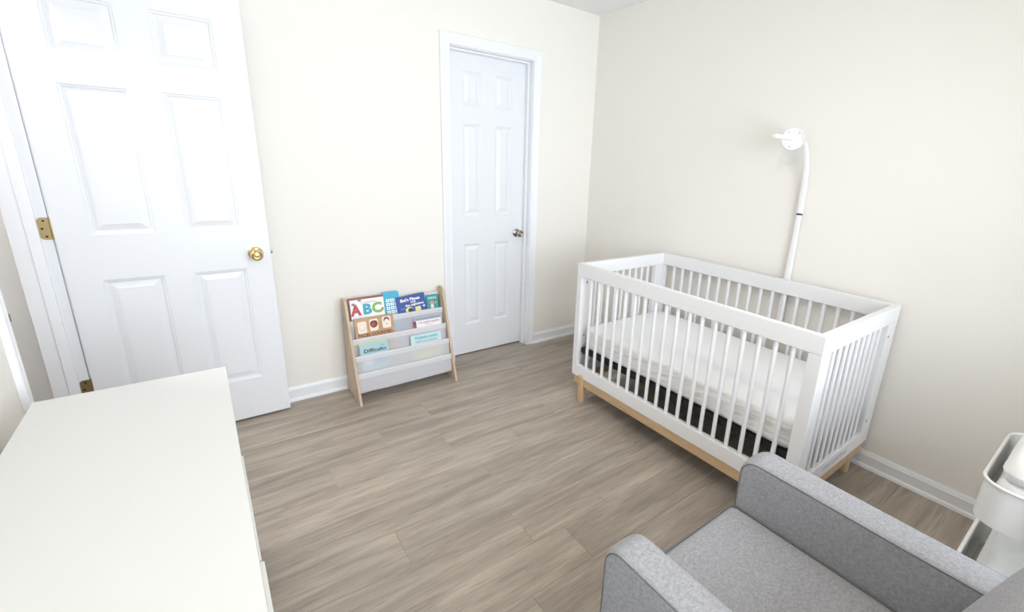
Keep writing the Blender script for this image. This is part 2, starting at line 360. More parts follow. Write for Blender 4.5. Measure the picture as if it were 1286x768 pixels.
bm = B(); box(bm, DX1+0.0003, DX1+0.010, DY+0.010, DY+0.026, 0.888, 0.910, 0.003); finish('latch', bm, NICKEL, d1, smooth=True)
for zc in (0.335, 1.053, 1.84):
    bm = B()
    # leaf on the jamb face (y = OY1), rounded corners on its far side, and the knuckle barrel
    hh = 0.0445; r = 0.014; pts = [(-2.9655, zc-hh), (-2.9655, zc+hh)]
    xl = -2.9985
    for k in range(6): t = math.pi/2+k*math.pi/10; pts.append((xl+r+r*math.cos(t), zc+hh-r+r*math.sin(t)))
    for k in range(6): t = math.pi+k*math.pi/10; pts.append((xl+r+r*math.cos(t), zc-hh+r+r*math.sin(t)))
    prism(bm, pts, (0, OY1-0.0005, 0), (1, 0, 0), (0, 0, 1), (0, -1, 0), 0, 0.0025)
    tube(bm, [(-2.9605, OY1-0.006, zc-hh), (-2.9605, OY1-0.006, zc+hh)], 0.0042, 12)
    hg = finish('hinge', bm, BRASS_OLD, d1, smooth=True)
    for dx, dz in ((-0.013, 0.032), (-0.021, 0.0), (-0.013, -0.032)):
        bm = B(); lathe(bm, [(0.0042, 0), (0.0038, 0.0012), (0.0, 0.0008)], (-2.967+dx, OY1-0.0031, zc+dz), (0, -1, 0), 10); finish('screw', bm, DARK, hg, smooth=True)
d2 = six_panel('door_2', CX0+0.002, CX1-0.002, 0.070, ((-1.047, -0.914), (-0.807, -0.677)))
knob(d2, -0.621, 0.070, 0.882, NICKEL, 0.92)['label'] = 'dark nickel round door knob'

# ------------------------------------------------------------------ ceiling lamp (above the frame, its warm light is in the picture)
lx, ly = -1.75, -2.30
lamp = thing('ceiling_lamp', 'round flush ceiling lamp with frosted glass dome', 'lamp', (lx, ly, H))
bm = B(); lathe(bm, [(0, -0.0005), (0.17, -0.0005), (0.172, -0.02), (0.165, -0.028), (0, -0.028)], (lx, ly, H), (0, 0, 1), 32); finish('base_plate', bm, TRIM, lamp, smooth=True)
bm = B(); lathe(bm, [(0.16, -0.0285), (0.15, -0.055), (0.115, -0.08), (0.06, -0.095), (0, -0.1)], (lx, ly, H), (0, 0, 1), 32); finish('lamp_shade', bm, LAMPG, lamp, smooth=True)
hl = thing('hall_fill_lamp', 'small unseen fill lamp added on the hallway ceiling', 'lamp', (-3.62, -0.32, H))  # added lamp, out of view, to brighten the hallway beyond the door
bm = B(); lathe(bm, [(0, -0.0005), (0.12, -0.0005), (0.12, -0.02), (0, -0.02)], (-3.62, -0.32, H), (0, 0, 1), 24); finish('base_plate', bm, TRIM, hl, smooth=True)
bm = B(); lathe(bm, [(0.11, -0.0205), (0.10, -0.05), (0.06, -0.07), (0, -0.075)], (-3.62, -0.32, H), (0, 0, 1), 24); finish('lamp_shade', bm, glow('hall_fill_glow', (1, .96, .93), 75), hl, smooth=True)

# ------------------------------------------------------------------ crib
cx0, cx1, cy0, cy1, ct = -0.780, -0.020, -0.834, -2.189, 0.849
crib = thing('crib', 'white slatted baby crib on pale wooden legs by the right wall', 'crib', (-0.4, -1.51, 0))
T = 0.030
ztb, zb0, zb1 = 0.775, 0.156, 0.229
# each side is a rail pair with posts; slats are parts of their own
def side(xa, xb):
    boxo('top_rail', CRIB, crib, xa, xb, cy1, cy0, ztb, ct, 0.003)
    boxo('bottom_rail', CRIB, crib, xa, xb, cy1, cy0, zb0, zb1, 0.003)
    boxo('post', CRIB, crib, xa, xb, cy0-0.040, cy0, zb1+0.0002, ztb-0.0004, 0.0025)
    boxo('post', CRIB, crib, xa, xb, cy1, cy1+0.050, zb1+0.0002, ztb-0.0004, 0.0025)
side(cx0, cx0+T); side(cx1-T, cx1)
def end(ya, yb):
    boxo('end_top_rail', CRIB, crib, cx0+T+0.0003, cx1-T-0.0003, ya, yb, ztb, ct-0.0005, 0.003)
    boxo('end_bottom_rail', CRIB, crib, cx0+T+0.0003, cx1-T-0.0003, ya, yb, zb0, zb1, 0.003)
    boxo('end_post', CRIB, crib, cx0+T+0.0003, cx0+0.078, ya, yb, zb1+0.0002, ztb-0.0004, 0.0025)
    boxo('end_post', CRIB, crib, cx1-0.105, cx1-T-0.0003, ya, yb, zb1+0.0002, ztb-0.0004, 0.0025)
end(cy0-T, cy0); end(cy1, cy1+T)
bm = B(); tube(bm, [(0, 0, zb1+0.0002), (0, 0, ztb-0.0002)], 0.0095, 12); proto = finish('slat', bm, CRIB, None, smooth=True, ang=60)
me_s = proto.data; bpy.data.objects.remove(proto)
def slat(x, y):
    o = bpy.data.objects.new('slat', me_s); COL.objects.link(o); put(o, crib); o.location = (x, y, 0)
for k in range(18):
    y = -0.945-k*(2.081-0.945)/17
    slat(cx0+T/2, y); slat(cx1-T/2, y)
for k in range(9):
    x = cx0+0.078+0.0575*(k+1)-0.003
    slat(x, cy0-T/2); slat(x, cy1+T/2)
# pale wood base
bm = B(); box(bm, cx0+0.004, cx0+0.030, cy1+0.02, cy0-0.02, 0.104, 0.1555, 0.003); finish('base_rail', bm, BEECH, crib, smooth=True)
bm = B(); box(bm, cx1-0.034, cx1-0.008, cy1+0.02, cy0-0.02, 0.104, 0.1555, 0.003); finish('base_rail', bm, BEECH, crib, smooth=True)
bm = B(); box(bm, cx0+0.0305, cx1-0.0345, cy1+0.004, cy1+0.030, 0.104, 0.1555, 0.003); finish('base_rail', bm, BEECH, crib, smooth=True)
bm = B(); box(bm, cx0+0.0305, cx1-0.0345, cy0-0.030, cy0-0.004, 0.104, 0.1555, 0.003); finish('base_rail', bm, BEECH, crib, smooth=True)
def leg(x, y, ztop):
    bm = B(); pts = []; w = 0.024
    # a tapering post whose rounded head laps over the rail
    box(bm, x-0.018, x+0.030, y-w, y+w, 0, ztop, 0.014, 3)
    for v in bm.verts:
        if v.co.z < 0.03: v.co.x = x+0.006+(v.co.x-x-0.006)*0.85; v.co.y = y+(v.co.y-y)*0.85; v.co.z = 0.0005
    return finish('leg', bm, BEECHX, crib, smooth=True, ang=60)
leg(cx0+0.010, -0.918, 0.176); leg(cx0+0.010, -2.105, 0.176)
leg(-0.120, cy1+0.040, 0.1535); leg(-0.120, cy0-0.040, 0.1535)
for p, ax in (((-0.100, cy1, 0.714), (0, -1, 0)), ((-0.100, cy1, 0.289), (0, -1, 0)), ((-0.728, cy0-T, 0.735), (0, -1, 0)), ((-0.728, cy0-T, 0.405), (0, -1, 0)), ((-0.728, cy0-T, 0.285), (0, -1, 0))):
    bm = B(); lathe(bm, [(0.0, 0.0002), (0.0055, 0.0002), (0.0055, 0.002), (0.003, 0.0022), (0.002, 0.001), (0, 0.001)], p, ax, 12); finish('bolt', bm, STEEL, crib, smooth=True)
# small printed line on the end rail
def text(body, size, mat, parent, mtx, name='printed_text', bold=0.0, ext=0.0002, ax='LEFT'):
    cu = bpy.data.curves.new(name, 'FONT'); cu.body = body; cu.size = size; cu.extrude = ext; cu.offset = bold; cu.align_x = ax; cu.resolution_u = 3
    t = bpy.data.objects.new(name, cu); COL.objects.link(t)
    me = bpy.data.meshes.new_from_object(t.evaluated_get(bpy.context.evaluated_depsgraph_get()))
    bpy.data.objects.remove(t); me.name = name; me.materials.clear(); me.materials.append(mat); me.transform(mtx)
    o = bpy.data.objects.new(name, me); COL.objects.link(o); put(o, parent); return o
def frame(o, u, v, n):
    m = Matrix((u, v, n)).transposed().to_4x4(); m.translation = Vector(o); return m
bm = B()
for k in range(15):
    xx = -0.52+k*0.0165
    box(bm, xx, xx+random.uniform(0.007, 0.014), cy1-0.0004, cy1-0.00005, 0.196, 0.203); box(bm, xx, xx+random.uniform(0.006, 0.014), cy1-0.0004, cy1-0.00005, 0.184, 0.189)
finish('printed_lines', bm, K_GREY, crib, label='small grey printed safety lines')
# black metal support under the mattress
bm = B(); zs0, zs1 = 0.300, 0.330
for a in ((cx0+0.034, cx0+0.056, cy1+0.036, cy0-0.036), (cx1-0.056, cx1-0.034, cy1+0.036, cy0-0.036), (cx0+0.056, cx1-0.056, cy1+0.036, cy1+0.058), (cx0+0.056, cx1-0.056, cy0-0.058, cy0-0.036)):
    box(bm, a[0], a[1], a[2], a[3], zs0, zs1, 0.002)
box(bm, cx0+0.0565, cx1-0.0565, cy1+0.0585, cy0-0.0585, zs1-0.004, zs1-0.0005)
finish('mattress_support', bm, BLACK, crib, smooth=True, label='black metal mattress support')

# mattress with its fitted sheet
mat_ = thing('crib_mattress', 'thin crib mattress in a wrinkled white fitted sheet inside crib', 'mattress', (-0.4, -1.51, 0.331))
bm = B(); mx0, mx1, my0, my1, mz0, mz1 = cx0+0.040, cx1-0.040, cy1+0.040, cy0-0.040, 0.3312, 0.462
def rounded_slab(bm, x0, x1, y0, y1, z0, z1, rc, re, nper=14, nside=40, nz=10, dome=0.0):
    # plan outline = rounded rectangle, section = rounded edge; returns nothing
    out = []
    cs = ((x1-rc, y1-rc, 0), (x0+rc, y1-rc, 90), (x0+rc, y0+rc, 180), (x1-rc, y0+rc, 270))
    for i, (cx, cy, a0) in enumerate(cs):
        for k in range(nper+1):
            t = math.radians(a0+90*k/nper); out.append((Vector((cx+rc*math.cos(t), cy+rc*math.sin(t), 0)), Vector((math.cos(t), math.sin(t), 0))))
        nx = cs[(i+1) % 4]; e = out[-1][0]; a1 = math.radians(nx[2]); s = Vector((nx[0]+rc*math.cos(a1), nx[1]+rc*math.sin(a1), 0)); nrm = out[-1][1]
        for k in range(1, nside): out.append((e.lerp(s, k/nside), nrm))
    prof = []
    for k in range(6): t = math.pi/2*k/5; prof.append((-re+re*math.sin(t), z0+re-re*math.cos(t)))
    for k in range(1, nz): prof.append((0, z0+re+(z1-z0-2*re)*k/nz))
    for k in range(6): t = math.pi/2*k/5; prof.append((-re+re*math.cos(t), z1-re+re*math.sin(t)))
    for k in range(1, 9): prof.append((('s', 1-k*0.115), z1))
    rings = []
    cx, cy = (x0+x1)/2, (y0+y1)/2
    for dd, z in prof:
        ring = []
        for p, n in out:
            if isinstance(dd, tuple):
                e = p-n*re; q = Vector((cx+(e.x-cx)*dd[1], cy+(e.y-cy)*dd[1], 0))
            else: q = p+n*dd
            ring.append(bm.verts.new((q.x, q.y, z)))
        rings.append(ring)
    N = len(out)
    for A, C in zip(rings, rings[1:]):
        for k in range(N): bm.faces.new((A[k], A[(k+1) % N], C[(k+1) % N], C[k]))
    bm.faces.new(rings[0][::-1]); bm.faces.new(rings[-1])
rounded_slab(bm, mx0, mx1, my0, my1, mz0, mz1, 0.06, 0.022, nz=26, nside=130)
for v in bm.verts:
    p = v.co
    side_w = 1.0-abs((p.z-(mz0+mz1)/2)/((mz1-mz0)/2))**4
    q = Vector((p.x*3.5, p.y*3.5, p.z*55+math.sin(p.y*4)*2+p.y*5)); d = noise.noise(q)*0.0045+noise.noise(q*1.9+Vector((3, 1, 2)))*0.0022
    n = Vector((p.x+0.4, 0, 0)) if abs(p.y+1.51) < 0.6 else Vector((0, p.y+1.51, 0))
    if side_w > 0.05: v.co += n.normalized()*d*side_w-Vector((0, 0, 0))
    if p.z > mz1-0.001: v.co.z += 0.002*noise.noise(Vector((p.x*6, p.y*6, 2)))
finish('fitted_sheet', bm, SHEET, mat_, smooth=True, ang=180)

# ------------------------------------------------------------------ mobile arm clamped behind the crib
arm = thing('mobile_arm', 'white plastic mobile holder arm rising behind the crib to a disc', 'mobile arm', (-0.004, -1.660, 0.55))
def flat_tube(bm, pts, wy, wx):
    rings = []
    pts = [Vector(p) for p in pts]
    for i, p in enumerate(pts):
        t = (pts[min(i+1, len(pts)-1)]-pts[max(i-1, 0)]).normalized(); b = Vector((0, 1, 0)); a = b.cross(t).normalized()
        w = 1-0.35*i/(len(pts)-1)
        ring = []
        for k in range(12):
            th = 2*math.pi*k/12; c, s = math.cos(th), math.sin(th)
            c = math.copysign(abs(c)**0.6, c); s = math.copysign(abs(s)**0.6, s)
            ring.append(bm.verts.new(p+b*(wy*w*c)+a*(wx*w*s)))
        rings.append(ring)
    for A, C in zip(rings, rings[1:]):
        for k in range(12): bm.faces.new((A[k], A[(k+1) % 12], C[(k+1) % 12], C[k]))
    bm.faces.new(rings[0][::-1]); bm.faces.new(rings[-1])
ay = -1.660
bm = B(); flat_tube(bm, [(-0.003, ay, 0.50), (-0.003, ay, 0.80), (-0.003, ay, 1.0), (-0.003, ay, 1.190)], 0.0200, 0.0100); finish('lower_stem', bm, PLASTIC, arm, smooth=True, ang=60)
bm = B(); flat_tube(bm, [(-0.003, ay, 1.1902), (-0.003, ay, 1.1985)], 0.0165, 0.0095); finish('joint_band', bm, DARK, arm, smooth=True, label='thin dark joint ring')
bm = B(); flat_tube(bm, [(-0.003, ay, 1.1987), (-0.003, ay, 1.26), (-0.005, ay, 1.32), (-0.011, ay+0.001, 1.38), (-0.021, ay+0.003, 1.44), (-0.034, ay+0.007, 1.49), (-0.048, ay+0.012, 1.53), (-0.060, ay+0.016, 1.548)], 0.0165, 0.0105); finish('upper_stem', bm, PLASTIC, arm, smooth=True, ang=60)
dc = Vector((-0.112, -1.611, 1.557)); ax = Vector((-0.84, -0.54, 0.06)).normalized()
bm = B(); lathe(bm, [(0, -0.020), (0.040, -0.020), (0.047, -0.017), (0.051, -0.010), (0.051, 0.006), (0.0475, 0.008), (0.045, 0.001), (0, 0.001)], dc, ax, 40); disc = finish('disc', bm, PLASTIC, arm, smooth=True)
sv = ax.cross(Vector((0, 0, 1))).normalized(); uv = sv.cross(ax)
for a_ in (55, 285, 130):
    q = dc+ax*0.0012+(sv*math.cos(math.radians(a_))+uv*math.sin(math.radians(a_)))*0.038
    bm = B(); lathe(bm, [(0, 0), (0.004, 0), (0.0035, 0.0012), (0, 0.0012)], q, ax, 10); finish('screw', bm, STEEL, disc, smooth=True)
bm = B(); box(bm, dc.x-0.175, dc.x-0.002, dc.y-0.012, dc.y+0.012, dc.z-0.006, dc.z+0.013, 0.006, 3)
finish('hook_bar', bm, PLASTIC, arm, smooth=True)
bm = B(); box(bm, -0.0115, 0.0065, ay-0.018, ay+0.018, 0.56, 0.62, 0.003); finish('clamp', bm, PLASTIC, arm, smooth=True)

# ------------------------------------------------------------------ dresser
dz = 0.725; dxb, dxf = -2.900, -2.474; dyb, dyf = -1.093, -2.55
dr = thing('dresser', 'low white dresser with plain top standing along the left wall', 'dresser', (-2.7, -1.8, 0))
boxo('top', DRESS, dr, dxb, dxf, dyf, dyb, dz-0.025, dz, 0.003)
bm = B(); box(bm, dxb+0.005, dxf-0.018, dyf+0.004, dyb-0.004, 0.06, dz-0.0255, 0.001); finish('carcass', bm, DRESS, dr)
for y0, y1, pr in ((-1.595, -1.105, 0.000), (-1.965, -1.600, 0.0035), (-2.54, -1.970, 0.007)):
    for z0, z1 in ((0.09, 0.285), (0.290, 0.485), (0.490, 0.692)):
        boxo('drawer', DRESS, dr, dxf-0.0175, dxf+pr, y0, y1, z0, z1, 0.002)
for x, y in ((dxb+0.03, dyb-0.05), (dxf-0.06, dyb-0.05), (dxb+0.03, dyf+0.05), (dxf-0.06, dyf+0.05)):
    boxo('leg', DRESS, dr, x-0.02, x+0.02, y-0.02, y+0.02, 0.0005, 0.0598, 0.002)

# ------------------------------------------------------------------ book rack and books
rx0, rx1 = -1.888, -1.280; TP = 0.014
rack = thing('book_rack', 'kids sling book rack with pale wood sides and white fabric pockets', 'book rack', (-1.584, -0.15, 0))
prof = [(-0.285, 0.0), (-0.274, 0.0), (-0.025, 0.0), (-0.025, 0.560), (-0.034, 0.583), (-0.055, 0.592), (-0.080, 0.592), (-0.098, 0.583), (-0.106, 0.566)]
for x in (rx0, rx1-TP):
    bm = B(); prism(bm, [(a, b+0.0004) for a, b in prof], (x, 0, 0), (0, 1, 0), (0, 0, 1), (1, 0, 0), 0, TP)
    bmesh.ops.bevel(bm, geom=[e for e in bm.edges if abs(e.verts[0].co.x-e.verts[1].co.x) < 1e-6], offset=0.002, segments=2, affect='EDGES')
    sp = finish('side_panel', bm, PLY, rack, smooth=True)
    if x == rx0:
        for (y, z) in ((-0.125, 0.346), (-0.130, 0.243), (-0.202, 0.159), (-0.055, 0.46)):
            bm = B(); lathe(bm, [(0, 0.0001), (0.0042, 0.0001), (0.004, 0.0008), (0.0, 0.0004)], (x, y, z), (-1, 0, 0), 10); finish('screw', bm, DARK, sp)
ix0, ix1 = rx0+TP+0.0003, rx1-TP-0.0003
RY = {1: (-0.100, 0.457), 2: (-0.146, 0.360), 3: (-0.193, 0.270), 4: (-0.222, 0.173)}
def sheet(bm, path, x0, x1, nx=24, sag=0.0):
    rows = []
    for i, (y, z) in enumerate(path):
        w = math.sin(math.pi*i/(len(path)-1))
        rows.append([bm.verts.new((x0+(x1-x0)*k/nx, y+sag*w*noise.noise(Vector((k*0.35, i*0.5, path[0][1]*9))), z-0.5*sag*math.sin(math.pi*k/nx)*w)) for k in range(nx+1)])
    for A, C in zip(rows, rows[1:]):
        for k in range(nx): bm.faces.new((A[k], A[k+1], C[k+1], C[k]))
for k, (yd, zd) in RY.items():
    bm = B(); tube(bm, [(ix0, yd, zd-0.005), (ix1, yd, zd-0.005)], 0.005, 10); finish('dowel', bm, PLYEDGE, rack, smooth=True)
    bm = B(); path = [(yd-0.0062, zd-0.004)]
    dpt = 0.118
    for i in range(1, 9): path.append((yd-0.0062-0.006*i/8, zd-0.004-(dpt-0.012)*i/8))
    yb = path[-1][0]; zb_ = path[-1][1]
    for i in range(1, 7): t = math.pi*i/6; path.append((yb+0.014-0.014*math.cos(t), zb_-0.012*math.sin(t)))
    y2, z2 = path[-1]
    for i in range(1, 7): path.append((y2+(0.030)*i/6, z2+0.105*i/6))
    sheet(bm, path, ix0+0.004, ix1-0.004, sag=0.003); sl = finish('sling_pocket', bm, SLING, rack, smooth=True, ang=180)
    bm = B(); ring = []
    for i in range(13):
        t = math.pi*(i/12); ring.append((yd-0.0072*math.cos(t), zd-0.005+0.0072*math.sin(t)))
    path = [(yd-0.0080, zd-0.029), (yd-0.0076, zd-0.016)]+ring+[(yd+0.007, zd-0.018)]
    sheet(bm, path, ix0+0.002, ix1-0.002, nx=6); finish('hem', bm, HEM, sl, smooth=True, ang=180)
bm = B(); tube(bm, [(ix0, -0.036, 0.540), (ix1, -0.036, 0.540)], 0.006, 10); finish('dowel', bm, PLYEDGE, rack, smooth=True)
bm = B(); sheet(bm, [(-0.036, 0.5475), (-0.043, 0.545), (-0.0435, 0.53), (-0.046, 0.48), (-0.05, 0.43), (-0.054, 0.38), (-0.06, 0.34)], ix0+0.004, ix1-0.004, sag=0.003); finish('back_sling', bm, HEM, rack, smooth=True, ang=180)

SL = 0.20; NN = math.sqrt(1+SL*SL)
VU = Vector((1, 0, 0)); VV = Vector((0, SL/NN, 1/NN)); VN = Vector((0, -1/NN, SL/NN))
class Book:
    """a book in pocket `row`: x0..x1 across, h0..h1 along the leaning cover; rot tilts it in its own plane"""
    def __init__(s, row, x0, x1, h0, h1, t, label, cover, off=0.0, rot=0.0, spine=None, rad=0.004, name='picture_book', pages=True):
        yd, zd = RY[row]; s.o = Vector((0, yd+0.016+off, zd)); s.t = t
        piv = Vector((x0, h0, 0)); s.rot = Matrix.Rotation(rot, 3, 'Z'); s.piv = piv; s.x0, s.x1, s.h0, s.h1 = x0, x1, h0, h1
        s.root = thing(name, label, 'book', s.P((x0+x1)/2, h0, -t/2), 'books in the sling rack')
        for a, b, nm in ((0.0, -0.0018, 'front_cover'), (-t+0.0018, -t, 'back_cover')):
            s.plate(nm, x0, x1, h0, h1, a, b, cover, rad)
        s.plate('pages', x0+0.002, x1-0.004, h0+0.003, h1-0.004, -0.0019, -t+0.0019, PAPER, 0)
        s.plate('spine', x0-0.0002, x0+0.0018, h0, h1, -0.0019, -t+0.0019, spine or cover, 0)
    def P(s, x, h, n):
        q = s.rot @ (Vector((x, h, n))-s.piv)+s.piv
        return s.o+VU*q.x+VV*q.y+VN*q.z
    def plate(s, nm, x0, x1, h0, h1, n0, n1, mat, rad=0.0, parent=None, label=None):
        pts = []
        if rad <= 0: pts = [(x0, h0), (x1, h0), (x1, h1), (x0, h1)]
        else:
            for cx, cy, a in ((x0+rad, h0+rad, 180), (x1-rad, h0+rad, 270), (x1-rad, h1-rad, 0), (x0+rad, h1-rad, 90)):
                for k in range(5): t = math.radians(a+90*k/4); pts.append((cx+rad*math.cos(t), cy+rad*math.sin(t)))
        bm = B(); A = [bm.verts.new(s.P(x, h, n0)) for x, h in pts]; C = [bm.verts.new(s.P(x, h, n1)) for x, h in pts]
        for k in range(len(pts)): bm.faces.new((A[k], A[(k+1) % len(pts)], C[(k+1) % len(pts)], C[k]))
        bm.faces.new(A); bm.faces.new(C[::-1])
        return finish(nm, bm, mat, parent or s.root, label=label)
    def pic(s, nm, x0, x1, h0, h1, mat, rad=0.0, lvl=1, label=None): return s.plate(nm, x0, x1, h0, h1, 0.0001+0.0003*lvl, 0.0001, mat, rad, label=label)
    def write(s, body, x, h, size, mat, bold=0.0, ax='LEFT', tilt=0.0, width=None, name='title'):
        r = s.rot.to_4x4() @ Matrix.Rotation(tilt, 4, 'Z')
        m = frame(s.P(x, h, 0.0007), VU, VV, VN) @ r
        o = text(body, size, mat, s.root, Matrix.Identity(4), name, bold, ax=ax)
        if width:
            xs = [v.co.x for v in o.data.vertices]; k = width/(max(xs)-min(xs)); o.data.transform(Matrix.Diagonal((k, 1, 1, 1)))
        o.data.transform(m); return o
    def blob(s, nm, x, h, rx, rh, mat, lvl=1, n=16, f=None):
        bm = B(); A = []
        for k in range(n):
            t = 2*math.pi*k/n; r = f(t) if f else 1.0; A.append(bm.verts.new(s.P(x+rx*r*math.cos(t), h+rh*r*math.sin(t), 0.0001+0.0003*lvl)))
        C = [bm.verts.new(v.co-VN*0.0003*lvl) for v in A]
        for k in range(n): bm.faces.new((A[k], A[(k+1) % n], C[(k+1) % n], C[k]))
        bm.faces.new(A); return finish(nm, bm, mat, s.root)
# ABC book
b = Book(1, -1.856, -1.655, -0.105, 0.128, 0.016, 'wide white alphabet book with big ABC letters in rack top row', B_MAROON, spine=B_MAROON)
b.pic('cover_print', -1.850, -1.656, -0.100, 0.117, B_WHITE)
b.write('A', -1.846, 0.027, 0.086, K_RED, 0.0042, width=0.062, name='letter'); b.write('B', -1.782, 0.028, 0.083, K_TEAL, 0.0040, width=0.050, name='letter'); b.write('C', -1.729, 0.029, 0.083, K_GREEN, 0.0038, width=0.060, name='letter')
b.blob('letter_tip', -1.668, 0.045, 0.007, 0.009, K_RED, 2)
b.write('1 2 3 LEARNING', -1.803, 0.091, 0.016, K_GREY, width=0.100)
b.blob('cherry', -1.832, 0.092, 0.010, 0.007, K_RED, 1); b.blob('bee', -1.794, 0.112, 0.011, 0.006, K_DARK, 1)
# light blue number book behind
b = Book(1, -1.6545, -1.556, -0.105, 0.137, 0.008, 'bright cyan board book with a white grid beside the ABC book', B_CYAN, off=0.0155, rad=0.014)
for i in range(3):
    for j in range(6): b.pic('white_tile', -1.638+i*0.026, -1.617+i*0.026, 0.074-j*0.024, 0.092-j*0.024, K_WHITE)
    for j in range(6): b.blob('drawing', -1.6275+i*0.026, 0.083-j*0.024, 0.0055, 0.004, B_CYAN, 2, n=7)
# navy book, tilted
b = Book(1, -1.567, -1.384, -0.100, 0.096, 0.014, 'navy blue tilted book with white title and round pictures', B_NAVY, rot=math.radians(4.5))
b.write("But'n Planes", -1.544, 0.062, 0.026, K_WHITE, 0.001, width=0.125); b.write('FOR', -1.480, 0.046, 0.014, K_WHITE, 0.0006, width=0.034)
b.write('the nighttime', -1.517, 0.028, 0.019, K_WHITE, 0.0006, width=0.120); b.write('Zzz', -1.550, 0.014, 0.013, K_GREY, width=0.03)
b.blob('round_picture', -1.495, 0.004, 0.025, 0.020, K_YEL, 1); b.blob('round_face', -1.488, 0.002, 0.017, 0.014, K_DARK, 2); b.pic('square_picture', -1.458, -1.422, -0.02, 0.016, K_YEL); b.blob('star', -1.399, 0.012, 0.010, 0.009, K_WHITE, 1, n=10, f=lambda t: 1 if round(t/(math.pi/5)) % 2 else 0.5)
# teal book
b = Book(1, -1.384, -1.304, -0.105, 0.083, 0.008, 'teal book with small brown animal picture beside rack right side', B_TEAL, off=0.0145)
b.write('FRIENDS', -1.372, 0.055, 0.018, B_AQUA2, 0.0008, width=0.056); b.blob('animal_head', -1.348, 0.028, 0.015, 0.016, K_TAN, 1); b.blob('animal_body', -1.348, 0.005, 0.011, 0.016, K_CREAM, 2); b.blob('leaf', -1.322, 0.028, 0.006, 0.006, B_AQUA, 1)
# tan board book with three windows
b = Book(2, -1.846, -1.621, -0.100, 0.115, 0.008, 'tan wooden-look board book with three cut-out picture windows', B_TAN, off=-0.006)
for i, (x, hh) in enumerate(((-1.805, 0.060), (-1.738, 0.066), (-1.663, 0.071))):
    pts = None
    b.pic('picture_window', x-0.025, x+0.025, hh-0.036, hh+0.034, K_CREAM, 0.010)
    if i == 0:
        b.blob('face', x, hh-0.002, 0.018, 0.020, K_PINK, 2); b.blob('face', x, hh+0.001, 0.015, 0.016, K_CREAM, 3)
    if i == 1:
        b.blob('face', x, hh+0.006, 0.022, 0.024, K_BROWN, 2, n=24, f=lambda t: 1-0.22*max(0, math.sin(t))**6); b.blob('face', x-0.003, hh+0.002, 0.011, 0.011, K_RED, 3)
    if i == 2:
        b.blob('face', x, hh+0.012, 0.017, 0.018, K_BROWN, 2); b.blob('face', x, hh-0.002, 0.014, 0.021, K_CREAM, 3); b.blob('mouth', x, hh-0.012, 0.005, 0.003, K_RED, 4, n=8)
b.write('FACES COUNTED', -1.834, 0.003, 0.026, K_BROWN, 0.0008, width=0.200)
# white book with slate band
b = Book(2, -1.496, -1.318, -0.100, 0.062, 0.008, 'white book with grey top band and red spine in second row', B_PALE, off=-0.006, spine=K_RED)
b.pic('cover_band', -1.494, -1.320, 0.043, 0.0605, K_GREY); b.blob('red_figure', -1.491, 0.022, 0.008, 0.022, K_BROWN, 2, n=10); b.blob('red_coat', -1.491, 0.008, 0.008, 0.013, K_RED, 3, n=10)
b.write("Let's explore together", -1.470, 0.022, 0.020, K_RED, width=0.140); b.write('and play', -1.420, 0.008, 0.011, K_GREY, width=0.035)
# pale blue books in the third row
b = Book(3, -1.842, -1.678, -0.100, 0.057, 0.008, 'pale blue book with dark title in the left of third row', B_AQUA, off=-0.006, spine=B_SLATE)
b.write('Difficulto', -1.822, 0.010, 0.030, K_DARK, 0.0006, width=0.130); b.blob('small_mark', -1.712, 0.042, 0.006, 0.004, B_CYAN, 1); b.blob('cloud_drawing', -1.80, -0.040, 0.028, 0.022, K_WHITE, 1); b.blob('cloud_drawing', -1.735, -0.045, 0.032, 0.020, B_CYAN, 1)
Book(3, -1.846, -1.682, -0.100, 0.064, 0.006, 'thin lime green book edge showing behind pale blue book', B_LIME, off=0.0025, spine=B_SLATE)
b = Book(3, -1.540, -1.342, -0.100, 0.057, 0.008, 'light aqua book with faint grey title in the right of third row', B_AQUA2, off=-0.006, spine=B_SLATE)
b.write('Kindness counts', -1.512, 0.030, 0.026, K_TEAL, 0.0003, width=0.145); b.write('with our friends', -1.512, 0.008, 0.019, K_GREY, 0.0002, width=0.140)
b.pic('cover_art', -1.535, -1.345, -0.090, -0.040, K_YEL, label='pale yellow picture band')

